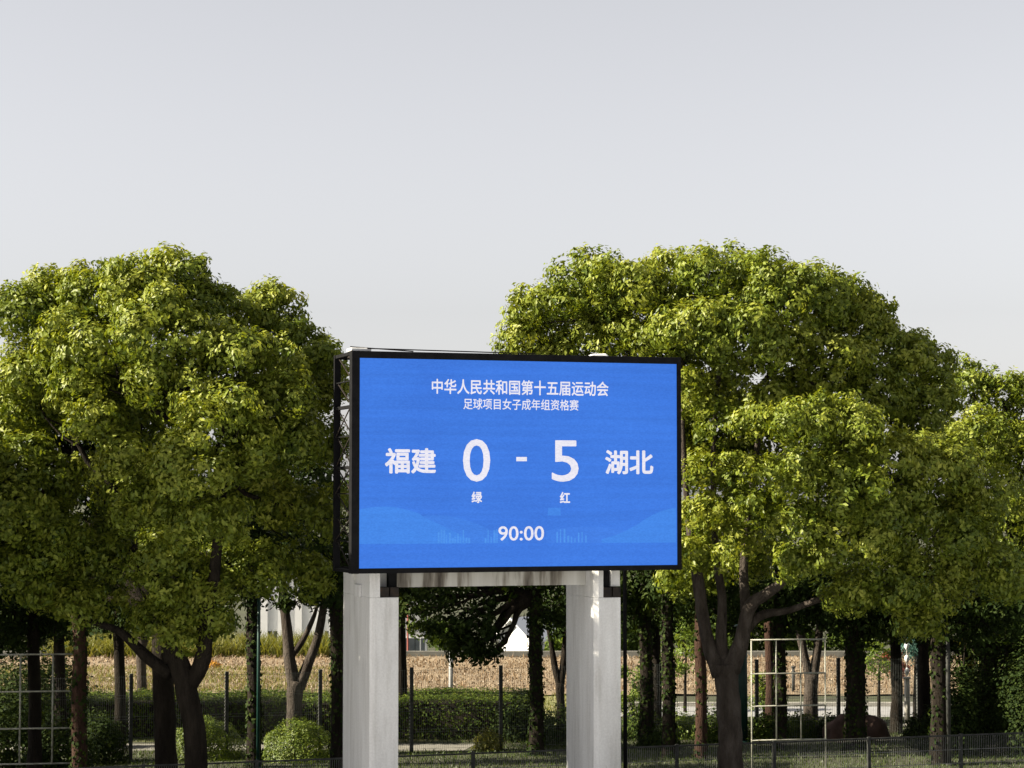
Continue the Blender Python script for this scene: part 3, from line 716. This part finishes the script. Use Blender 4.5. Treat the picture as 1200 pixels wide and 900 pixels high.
tree('largest camphor tree, pale trunk forking in three right of the scoreboard', 48.0,
     [(857,945,16),(856,895,15),(855,850,14),(852,800,14),(850,778,15)],
     right_lobes + front_lobes + mid_lobes, seed=6, dens=1.0, limb_n=34, barkmat='bark_grey',
     limbs=[[(846,790,12,0),(832,760,8.5,.1),(824,725,7.5,.2),(818,680,7,.3),(806,600,4,.4),(800,500,3,.5),(800,430,2.5,.6)],
            [(850,785,10,.1),(845,750,7,.1),(846,700,5.5,.3),(838,640,4,.5),(836,520,3,.6),(845,420,2.5,.4)],
            [(856,785,12,0),(868,755,9.5,-.1),(878,712,8,-.2),(900,695,6.5,-.5),(930,672,4.5,-.9),(960,640,4,-1.4)],
            [(868,745,7,.1),(890,722,5.5,.1),(925,715,4,0),(965,700,4,-.4)],
            [(874,715,7,.1),(872,650,5,.5),(885,540,3.5,.4),(900,440,2.5,.2)]], **LEAF)
# far tree at the right edge
tree('paler tree at the right edge seen beyond the largest crown', 60.0, [(1185,860,9),(1185,780,9),(1185,700,8)],
     [(1140,460,32,0),(1175,468,38,0),(1210,480,40,0),(1150,520,42,-1),(1200,545,48,-1),(1180,620,50,-1),(1230,640,60,0),(1120,530,40,1)], seed=7, dens=.8, leaf=.13, tuft_r=.2)
# second row under-canopy trees
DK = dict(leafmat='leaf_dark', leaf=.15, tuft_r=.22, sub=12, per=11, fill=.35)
def row(label, px, py, Z, r, lobes, seed, **kw):
    g = HOR + CAM_H*FPX/Z
    d = dict(DK); d.update(kw); tr = [(px, g, r), (px+1, (g+py)/2+30, r*.95), (px-1, (g+py)/2-40, r*.9), (px, py, r*.85)]
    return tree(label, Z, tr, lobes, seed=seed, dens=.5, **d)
row('ivy wrapped slim tree between the leaning trunk and the V-forked trunk', 297, 680, 54.5, 8, [(270,620,50,0),(320,650,45,0),(290,560,50,1),(250,690,32,0),(310,700,24,0)], 12, ivy=1)
tree('tree with a grey V-forked trunk behind the round shrubs', 57, [(345,882,9),(345,850,9),(345,820,9.5),(348,798,10)],
     [(330,660,40,0),(375,680,34,0),(350,600,50,0),(300,650,40,1),(345,706,15,0),(392,705,20,0)], seed=13, barkmat='bark_grey', dens=.5,
     limbs=[[(345,808,8,0),(339,770,7,0),(336,735,6,.1),(330,680,5,.1)],[(350,806,8,0),(362,775,6,0),(374,740,5,0),(382,690,4,0)],[(341,770,4,0),(356,748,3.5,0),(368,722,2.5,0),(374,700,1.5,0)]], **DK)
row('ivy covered trunk standing directly against the left side of the left column', 396, 660, 52, 9, [(380,640,45,0),(420,660,40,1),(370,580,45,1),(385,700,26,0)], 14, ivy=1.2)
row('fuzzy dark trunked tree between the columns, left of the slim forked one', 628, 700, 57, 8.5, [(560,690,42,0),(600,660,45,0),(640,680,40,0),(560,735,24,-.5),(568,748,14,-.5),(520,735,22,-.6),(545,765,18,-.8),(572,770,14,-.8),(642,728,14,0),(500,700,36,0)], 15, ivy=1.3)
tree('slim forked tree beside the left face of the right column', 60, [(657,862,5),(657,830,5),(656,800,5)],
     [(658,700,30,0),(680,690,40,0),(660,740,20,0),(670,720,24,0),(612,672,30,1)], seed=16, dens=.5,
     limbs=[[(656,806,4,0),(650,780,4,0),(646,755,3,0),(640,720,3,0)],[(657,806,4,0),(661,770,4,0),(664,730,3,0)]], **DK)
row('shaded tree under the screen with foliage hanging low beside the left column', 470, 690, 62, 7, [(470,690,38,-1),(500,680,36,-1),(478,718,22,-2),(440,690,40,0),(530,690,34,0)], 17)
row('dark slim tree, first to the right of the right column', 757, 690, 59, 8, [(740,690,42,0),(780,680,42,0),(760,640,45,0),(720,700,34,0),(752,722,22,0)], 18, ivy=1.2)
row('dark slim tree, second to the right of the right column, close to the sunlit sapling', 783, 690, 56.5, 7.5, [(790,700,34,0),(810,690,40,1),(770,650,42,0),(800,640,40,1)], 19, ivy=1)
row('reddish slim trunk close to the left of the largest forked trunk', 821, 690, 56, 7, [(830,690,36,0),(850,670,36,0),(810,650,40,0)], 20, barkmat='bark_red', ivy=.3)
row('dark tree whose trunk shows through the left half of the right grid frame', 914, 700, 58, 7.5, [(900,700,36,0),(930,710,36,0),(960,700,36,1),(910,660,40,0),(880,720,24,0),(925,735,18,0)], 21, ivy=.8)
row('brown slim trunk behind the left squares of the right grid frame', 904-2, 700, 63, 6, [(890,700,30,0),(860,700,30,1)], 22, barkmat='bark_red')
tree('forked tree with leaning grey trunk seen through the right grid frame', 62, [(950,850,8),(950,820,8),(951,790,8)],
     [(950,700,36,0),(980,710,34,0),(920,700,30,0),(965,735,16,0)], seed=23, barkmat='bark_grey', dens=.5,
     limbs=[[(949,795,6,0),(943,770,5,0),(938,745,5,0),(930,715,4,0)],[(953,795,6,0),(958,760,5,0),(962,720,4,0)]], **DK)
row('thick dark ivy clad trunk between the right grid frame and the boulders', 1002, 690, 57.5, 12, [(1000,700,40,0),(1040,710,40,0),(980,730,28,0),(1020,740,26,0),(1005,660,40,0),(1060,735,26,0)], 24, ivy=1.6)
row('thick greenish trunk right of the lamp post, at the edge of the dark thicket', 1101, 680, 55, 11, [(1100,700,44,0),(1140,700,44,0),(1080,730,28,0),(1130,740,32,0),(1175,720,44,0)], 25, barkmat='bark', ivy=.5)
row('dark trunk just left of the thick greenish trunk', 1083, 700, 59, 7, [(1080,700,36,0),(1060,700,30,0)], 26)
row('dark tree in the thicket at the right edge', 1160, 700, 58, 8, [(1150,720,44,0),(1190,730,44,0),(1160,760,26,0),(1195,690,44,0),(1215,770,30,0)], 27, ivy=1)
row('grey trunk standing on the verge left of the dark leaning pair, beyond the hedge', 166, 760, 67, 6.5, [(160,715,26,0),(180,705,26,0)], 28, barkmat='bark_grey', limb_n=3)
# row of trees shading the left understory
row('dark tree whose low boughs fill the gap left of the grid frame', 40, 690, 52, 8, [(10,720,36,0),(50,700,40,0),(20,755,28,0),(65,735,26,0),(0,690,44,0)], 29)

row('dark leafy tree behind the leaning pair, its low boughs hanging over the verge', 140, 700, 58.8, 7, [(120,730,26,0),(150,725,28,0),(190,725,26,0),(160,700,36,0),(230,700,36,0)], 101)
row('dark tree behind the first two slim trunks right of the right column', 768, 700, 64, 7, [(735,735,26,0),(765,725,30,0),(800,715,28,0),(840,720,26,0),(870,735,24,0),(820,700,34,0)], 102)
row('dark tree deep in the thicket left of the right picture edge', 1135, 720, 62, 8, [(1120,740,34,0),(1155,750,34,0),(1185,760,34,0),(1130,785,26,0),(1170,800,28,0),(1205,790,30,0),(1100,760,22,0)], 103)

row('camphor tree standing just beyond the right edge of the picture', 1330, 690, 52, 12, [(1300,480,70,0),(1360,470,70,0),(1330,400,60,0),(1300,570,70,0),(1380,570,70,0),(1330,640,70,0),(1400,650,50,0),(1280,650,45,1)], 104, leafmat='leaf')
row('camphor tree farther beyond the right edge of the picture', 1520, 690, 56, 11, [(1500,500,70,0),(1560,500,70,0),(1530,430,60,0),(1500,590,70,0),(1570,590,70,0),(1530,650,60,0)], 105, leafmat='leaf')

row('dark low crowned tree behind the left grid frame and the reddish trunk', 70, 700, 60, 7, [(20,735,32,0),(60,740,28,0),(95,730,26,0),(-10,750,34,0),(130,715,30,0),(60,700,40,0)], 106)
row('dark tree between the thick ivy clad trunk and the thick greenish one', 1050, 700, 62, 7, [(1030,720,30,0),(1065,730,28,0),(1000,715,30,0),(1090,735,26,0),(965,715,26,0)], 107)

# saplings and sunlit shrubs
def sapling(label, px, Z, pyt, r, lobes, seed, mat='leaf_lit', name='sapling'):
    g = HOR + CAM_H*FPX/Z
    return tree(label, Z, [(px,g,r),(px,g-30,r*.9),(px+1,pyt,r*.6)], lobes, leafmat=mat, seed=seed, dens=.8, leaf=.10, tuft_r=.16, sub=9, per=9, fill=.0, name=name, limb_n=5)
sapling('small sunlit sapling between the dark slim trunks and the reddish one', 803, 68, 770, 1.8, [(800,755,16,0),(810,770,15,0),(795,785,12,0),(812,740,13,0),(800,735,12,0)], 41)
sapling('pale sapling partly hidden between the two dark slim trunks', 772, 70, 770, 1.8, [(768,780,12,0),(775,765,12,0),(770,795,9,0)], 42)
sapling('yellow green shrub tree right of the right column', 742, 66, 800, 2, [(740,795,15,0),(748,815,12,0),(738,830,14,0)], 43)
sapling('small tree with green leaves left of the red leaved bush', 1030, 66, 770, 2, [(1028,770,16,0),(1036,785,13,0),(1020,782,10,0)], 44)
sapling('bush with red young leaves beside the lamp post', 1048, 67, 790, 2, [(1046,772,13,0),(1053,785,12,0)], 45, 'leaf_red', 'photinia_bush')
sapling('bluish green bush high behind the lamp post', 1072, 66, 770, 2, [(1068,760,16,0),(1080,775,16,0)], 46, 'leaf_blue', 'bush')
sapling('sunlit bush seen through the left squares of the right grid frame', 896, 66, 800, 2, [(894,800,12,0),(900,815,12,0),(890,825,10,0)], 47)

row_sh = 'round clipped shrubs behind the tall mesh fence'
shrub('round clipped shrub left of the V-forked trunk, half behind the leaning trunk', 243, 0, 56.5, 43, 46, mat='dome_leaf', seed=51, group=row_sh, n=11000, leaf=.05, spread=.45)
shrub('round clipped shrub in front of the V-forked trunk, the wider of the two', 352, 0, 56.0, 46, 46, mat='dome_leaf', seed=52, group=row_sh, n=12000, leaf=.05, spread=.45)
shrub('low browning bush between the columns at the end of the pale path', 572, 0, 58.0, 17, 24, mat='leaf_yellow', seed=53, n=1500)
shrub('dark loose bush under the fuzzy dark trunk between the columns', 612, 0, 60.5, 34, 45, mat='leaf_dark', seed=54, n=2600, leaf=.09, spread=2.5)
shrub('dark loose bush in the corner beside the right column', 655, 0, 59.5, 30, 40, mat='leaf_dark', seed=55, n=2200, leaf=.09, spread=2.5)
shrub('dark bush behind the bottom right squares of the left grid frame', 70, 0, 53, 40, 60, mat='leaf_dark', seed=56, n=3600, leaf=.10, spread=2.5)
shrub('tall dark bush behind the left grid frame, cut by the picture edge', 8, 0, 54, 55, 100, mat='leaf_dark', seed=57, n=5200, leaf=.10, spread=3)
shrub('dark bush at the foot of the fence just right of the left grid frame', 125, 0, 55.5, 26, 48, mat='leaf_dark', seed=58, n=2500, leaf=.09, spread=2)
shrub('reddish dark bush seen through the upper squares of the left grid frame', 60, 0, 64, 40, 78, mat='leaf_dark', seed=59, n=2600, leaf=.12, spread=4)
for i, (px, Z, rx, ry, m_, lab) in enumerate((
    (750,61,22,36,'hedge_leaf','patchy bush right of the right column'), (798,61,24,26,'leaf_lit','low sunlit bush below the small sapling'),
    (835,60,20,32,'hedge_leaf','low bush against the left of the largest trunk'), (897,60,22,30,'hedge_leaf','low bush behind the lower left squares of the right grid frame'),
    (935,61,22,26,'hedge_leaf','low bush behind the lower middle squares of the right grid frame'), (972,61,14,24,'leaf_dark','small dark bush by the right tube of the right grid frame'),
    (1120,57,28,95,'leaf_dark','tall dark bush right of the thick greenish trunk'), (1165,58,36,110,'leaf_dark','tall dark bush in the middle of the right thicket'),
    (1205,57,36,130,'leaf_dark','tallest dark bush of the right thicket, cut by the picture edge'), (1140,60,30,80,'leaf_dark','low dark bush deeper in the right thicket'),
    (1075,60.5,16,26,'leaf_dark','small bush below the lamp post'), (770,58.5,22,18,'leaf_dark','dark ground bush between the two dark slim trunks'))):
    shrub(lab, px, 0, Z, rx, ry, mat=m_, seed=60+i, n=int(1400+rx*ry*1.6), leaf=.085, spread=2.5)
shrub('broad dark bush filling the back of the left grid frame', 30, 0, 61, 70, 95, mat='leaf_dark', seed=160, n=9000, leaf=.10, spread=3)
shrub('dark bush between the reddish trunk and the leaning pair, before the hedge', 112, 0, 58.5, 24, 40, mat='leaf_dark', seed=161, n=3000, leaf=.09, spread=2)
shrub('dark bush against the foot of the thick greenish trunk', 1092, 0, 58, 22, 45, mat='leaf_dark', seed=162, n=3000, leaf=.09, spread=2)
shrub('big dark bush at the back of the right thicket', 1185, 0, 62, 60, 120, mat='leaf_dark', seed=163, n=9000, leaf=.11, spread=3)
# bamboo-like stems in the right thicket
rnd = random.Random(77)
for i in range(9):
    px = 1122 + i*9.5 + rnd.uniform(-3,3); Z = 59+rnd.uniform(-1,3); x = at(px, 700, Z).x
    root = thing('bamboo_cane', 'slim upright cane in the dark thicket at the right edge', 'bamboo', (x, Z, 0), 0, 'canes in the thicket at the right edge')
    h = rnd.uniform(3.4,4.6); b = MB(); b.tube([(0,0,-.1),(rnd.uniform(-.1,.1),0,h*.5),(rnd.uniform(-.3,.3),0,h)], [.025,.022,.012], 6); b.build('stem', M['bark'], root, smooth=True)
    rg = np.random.default_rng(i); P = np.stack([rg.normal(0,.22,140), rg.normal(0,.22,140), rg.uniform(.5,h,140)],1)
    v,f,t = leaves(P, unit(140,rg), .17, rg, .8, .22); np_mesh('foliage', v, f, M['leaf_yellow' if i%3==0 else 'leaf_dark'], root, t)

# ------------------------------------------------------------ hedges
def hedge(label, x0, x1, y0, y1, h, seed, mat='hedge_leaf', n=24000):
    rng = np.random.default_rng(seed); root = thing('hedge', label, 'hedge', ((x0+x1)/2, (y0+y1)/2, 0))
    hx, hy = (x1-x0)/2, (y1-y0)/2
    A = [2*hx*2*hy, 2*hx*h, 2*hy*h, 2*hy*h]; s = sum(A); P=[]; N=[]
    for k, ar in enumerate(A):
        m = int(n*ar/s); a = rng.uniform(-1,1,m); c = rng.uniform(-1,1,m)
        if k == 0: p = np.stack([a*hx, c*hy, np.full(m,h)],1); q = [0,0,1]
        elif k == 1: p = np.stack([a*hx, np.full(m,-hy), (c+1)/2*h],1); q = [0,-1,0]
        else:
            sg = -1 if k == 2 else 1; p = np.stack([np.full(m,sg*hx), a*hy, (c+1)/2*h],1); q = [sg,0,0]
        p = p + np.array(q)*(.05*np.sin(p[:,0:1]*2.1+seed)+.04*np.sin(p[:,1:2]*3.3)+rng.normal(size=(m,1))*.035)
        P.append(p); N.append(np.tile(q,(m,1)))
    P = np.concatenate(P); N = np.concatenate(N).astype(float)
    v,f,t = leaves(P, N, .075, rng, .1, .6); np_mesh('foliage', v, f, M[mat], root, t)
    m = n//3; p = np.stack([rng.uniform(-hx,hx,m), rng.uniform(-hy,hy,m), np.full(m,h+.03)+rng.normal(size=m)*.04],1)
    v,f,t = leaves(p, np.tile([0,0,1.],(m,1)), .075, rng, -.3, .5); np_mesh('sun_tinted_top', v, f, M['dome_leaf'], root, t)  # sunlight on the hedge top put into a paler leaf colour
    b = MB(); b.box((-hx+.08,-hy+.08,.0),(hx-.08,hy-.08,h-.07)); b.build('twig_core', M['bark'], root)
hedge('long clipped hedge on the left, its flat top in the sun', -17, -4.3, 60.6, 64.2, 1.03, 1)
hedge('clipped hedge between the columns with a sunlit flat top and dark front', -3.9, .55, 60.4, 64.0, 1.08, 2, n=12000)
# boulders
def boulder(label, px, Z, rx, ry, seed):
    rng = np.random.default_rng(seed); k = Z/FPX; b = bpy.data.meshes.new('boulder')
    import bmesh
    bm = bmesh.new(); bmesh.ops.create_icosphere(bm, subdivisions=4, radius=1)
    from mathutils import noise as mn
    for v in bm.verts:
        d = 1 + .28*mn.noise(v.co*1.3+Vector((seed*3.1,0,0))) + .08*mn.noise(v.co*5)
        v.co = Vector((v.co.x*d*rx*k, v.co.y*d*rx*k*.8, max(v.co.z*d*ry*k, -.1)))
    bm.to_mesh(b); bm.free(); b.materials.append(M['rock']); b.polygons.foreach_set('use_smooth',[True]*len(b.polygons))
    o = bpy.data.objects.new('boulder', b); link(o); o.location = (at(px,700,Z).x, Z, 0); tag(o, label, 'boulder')
boulder('low reddish brown boulder left of the thick ivy clad trunk', 984, 60, 20, 30, 1)
boulder('larger reddish brown boulder right of the thick ivy clad trunk', 1020, 60.5, 23, 29, 2)
# posts
def post(name, label, cat, px, Z, h, r, m, extra=None):
    b = MB(); root = thing(name, label, cat, (at(px,700,Z).x, Z, 0))
    b.tube([(0,0,-.1),(0,0,h)], [r,r*.9], 10); b.build('shaft', M[m], root, smooth=True)
    b = MB(); b.tube([(0,0,h),(0,0,h+.05)], [r*1.4,r*1.2], 10); b.build('cap', M[m], root, smooth=True)
    b = MB(); b.tube([(0,0,-.05),(0,0,.05)], [r*1.8,r*1.7], 10); b.build('base', M[m], root, smooth=True)
    return root
pt = post('lamp_post', 'slim pale post topped with beaded lamp globes beside the red leaved bush', 'lamp post', 1062, 64, 1.4, .09, 'kerb')
for k in range(4):
    b = MB(); z = 1.62 + k*.38
    b.tube([(0,0,z-.14),(0,0,z-.07),(0,0,z),(0,0,z+.07),(0,0,z+.10)], [.02,.055,.075,.055,.02], 10); b.build('globe', M['white_wall'], pt, smooth=True)
    b = MB(); b.tube([(0,0,z+.10),(0,0,z+.25)], [.015,.015], 6); b.build('stem', M['kerb'], pt)
post('bollard', 'short grey post at the edge of the field between the columns', 'bollard', 528.5, 66, 2.0, .07, 'asphalt')
post('green_post', 'dark green post standing right behind the largest forked trunk', 'post', 869, 60, 3.2, .16, 'green_post')
post('green_post', 'thin dark green post against the ivy wrapped trunk on the left', 'post', 303.5, 54.2, 5.6, .045, 'green_post')
post('green_post', 'thin dark green post at the right side of the thick greenish trunk', 'post', 1110, 54.8, 5.0, .06, 'fence_steel')
post('grey_post', 'small dark post on the field seen through the middle of the right grid frame', 'post', 929, 74, .9, .06, 'fence_steel')

# orange flowers and dark yard figure beyond the left hedge
shrub('small orange flowering bush beyond the hedge behind the leaning trunks', 250, 0, 84, 10, 9, mat='leaf_orange', seed=90, n=700, leaf=.09, name='flower_bush', cat='bush')
shrub('small dark bush standing alone on the sunlit verge at the left', 115, 0, 71, 5, 12, mat='leaf_dark', seed=91, n=500, leaf=.08)

# ------------------------------------------------------------ buildings beyond the field
def building(name, label, px0, px1, Z, pyt, zb, depth, wall, gable=False, windows=(), pil=0, roof='roof_dark'):
    a = at(px0, 700, Z).x; c = at(px1, 700, Z).x; h = at(600, pyt, Z).z - zb
    root = thing(name, label, 'building', ((a+c)/2, Z, zb)); hw = (c-a)/2
    b = MB(); b.box((-hw,0,-.3),(hw,depth,h)); b.build('wall', M[wall], root, bevel=.02)
    if gable:
        e = gable; b = MB()
        b.add([(-hw,-.0,h+.003),(hw,0,h+.003),(0,0,h+e),(-hw,depth,h+.003),(hw,depth,h+.003),(0,depth,h+e)], [(0,1,2),(5,4,3),(0,2,5,3),(1,4,5,2),(0,3,4,1)]); b.build('gable', M[wall], root)
        for s in (-1,1):
            b = MB(); b.add([(s*(hw+.4),-.4,h-.1),(0,-.4,h+e+.12),(0,depth+.4,h+e+.12),(s*(hw+.4),depth+.4,h-.1),(s*(hw+.4),-.4,h-.25),(0,-.4,h+e-.0),(0,depth+.4,h+e-.0),(s*(hw+.4),depth+.4,h-.25)],
                [(0,1,2,3),(7,6,5,4),(0,4,5,1),(1,5,6,2),(2,6,7,3),(3,7,4,0)]); b.build('roof', M[roof], root)
    else:
        b = MB(); b.box((-hw-.3,-.3,h+.003),(hw+.3,depth+.3,h+.35)); b.build('roof', M[roof], root)
    for wx, wz, ww, wh in windows:
        x = -hw + wx*2*hw; b = MB(); b.box((x-ww/2,-.05,wz),(x+ww/2,.02,wz+wh)); f_ = b.build('window', M['white_wall'], root)
        b = MB(); b.box((x-ww/2+.08,-.06,wz+.08),(x-.04,.0,wz+wh-.08)); b.build('pane', M['glass'], f_)
        b = MB(); b.box((x+.04,-.06,wz+.08),(x+ww/2-.08,.0,wz+wh-.08)); b.build('pane', M['glass'], f_)
    for i in range(pil):
        x = -hw + 2*hw*(i+.5)/pil; b = MB(); b.box((x-.2,-.22,-.3),(x+.2,-.003,h-.05)); b.build('pilaster', M[wall], root)
    return root
ZB = -6.5
building('white_building', 'bright white building beyond the field at the left, seen through the V-forked trunk', 300, 400, 122, 640, ZB, 8, 'white_wall', pil=5, windows=((.2,4,1.6,1.6),(.8,4,1.6,1.6)))
building('grey_building', 'grey house with windows beyond the field beside the left column', 440, 497, 122, 660, ZB, 5, 'grey_wall', windows=((.30,3.4,1.0,1.8),(.66,3.4,1.0,1.8),(.92,3.4,.7,1.8),(.66,.6,1.0,1.6)))
gb = building('gabled_building', 'white gabled shed with a white sloping roof between the columns', 580, 624, 136, 748, ZB, 4, 'white_wall', gable=1.2, roof='white_roof')
gb.rotation_euler.z = -.6
b = MB(); b.tube([(0,0,0),(0,0,7.5)], [.055,.05], 8); o = b.build('pole', M['red_paint'], None); p = at(478, 700, 121); o.location = (p.x, 121, ZB); tag(o, 'red and white pole in front of the grey house beside the left column', 'pole')
b = MB(); b.box((-30,0,0),(20,.25,1.0)); o = b.build('low_wall', M['concrete_path']); o.location = (0, 90.2, -.75); tag(o, 'low pale wall along the far edge of the bare field', 'wall')
# trees beyond the field
for i, (px, py, Z, r, lab) in enumerate(((118,728,100,34,'sunlit yellow green tree beyond the field at the left'),(175,735,104,30,'bushy green tree beyond the field behind the leaning trunk'),
   (262,735,101,26,'green tree beyond the field between the leaning trunk and the ivy wrapped one'),(520,745,104,18,'dull green tree beyond the field left of the gabled shed'),
   (668,752,103,14,'brownish tree beyond the field right of the gabled shed'),(740,745,100,30,'green tree beyond the field right of the right column'),(800,735,104,30,'green tree beyond the field behind the small sapling'),
   (880,740,101,30,'green tree beyond the field behind the right grid frame'),(960,735,104,34,'green tree beyond the field right of the grid frame'),(1060,738,100,36,'green tree beyond the field behind the red leaved bush'),(1150,740,104,36,'green tree beyond the field behind the right thicket'),(1220,735,102,36,'green tree beyond the field at the right edge'),(930,745,98,30,'green tree beyond the field just left of the right grid frame middle'),(1010,745,98,30,'green tree beyond the field behind the thick ivy clad trunk'),(700,745,98,28,'green tree beyond the field behind the right column'),(840,748,98,26,'green tree beyond the field behind the largest forked trunk'),(-90,735,100,40,'green tree beyond the field past the left edge'),(-210,735,104,44,'larger green tree beyond the field past the left edge'),(1310,738,100,40,'green tree beyond the field past the right edge'),(1410,735,103,46,'larger green tree beyond the field past the right edge'),(1530,735,100,44,'green tree beyond the field farthest past the right edge'),(40,735,103,36,'green tree beyond the field behind the left grid frame'))):
    g = at(px, py, Z)
    base = Vector((g.x, Z, float(gz(0, Z)))); root = thing('distant_tree', lab, 'tree', base, 0, 'trees beyond the field'); rg = np.random.default_rng(200+i); k = Z/FPX
    c = np.array(g - base); L = [(c+np.array([rg.uniform(-1,1)*r*k*1.3, rg.uniform(-1,1), rg.uniform(-.8,.7)*r*k]), r*k*rg.uniform(.5,.8)) for _ in range(8 if 0 < px < 1200 else 12)] + [(c+np.array([rg.uniform(-.6,.6)*r*k,0,-r*k*.8]), r*k*.6)]
    v,f,t = clumps(L, rg, leaf=.24, dens=.35, tuft_r=.3, sub=8, per=8, fill=.04); np_mesh('crown', v, f, M['hedge_leaf' if i not in (0,1,4) else 'leaf_lit'], root, t)
    b = MB(); b.tube([(0,0,-.2),(0,0,c[2]*.6),(.1,0,c[2])], [.18,.14,.06], 7); b.build('trunk', M['bark'], root, smooth=True)
tris = sum(len(o.data.polygons) for o in bpy.data.objects if o.type == 'MESH'); print('faces', tris, 'objects', len(bpy.data.objects))
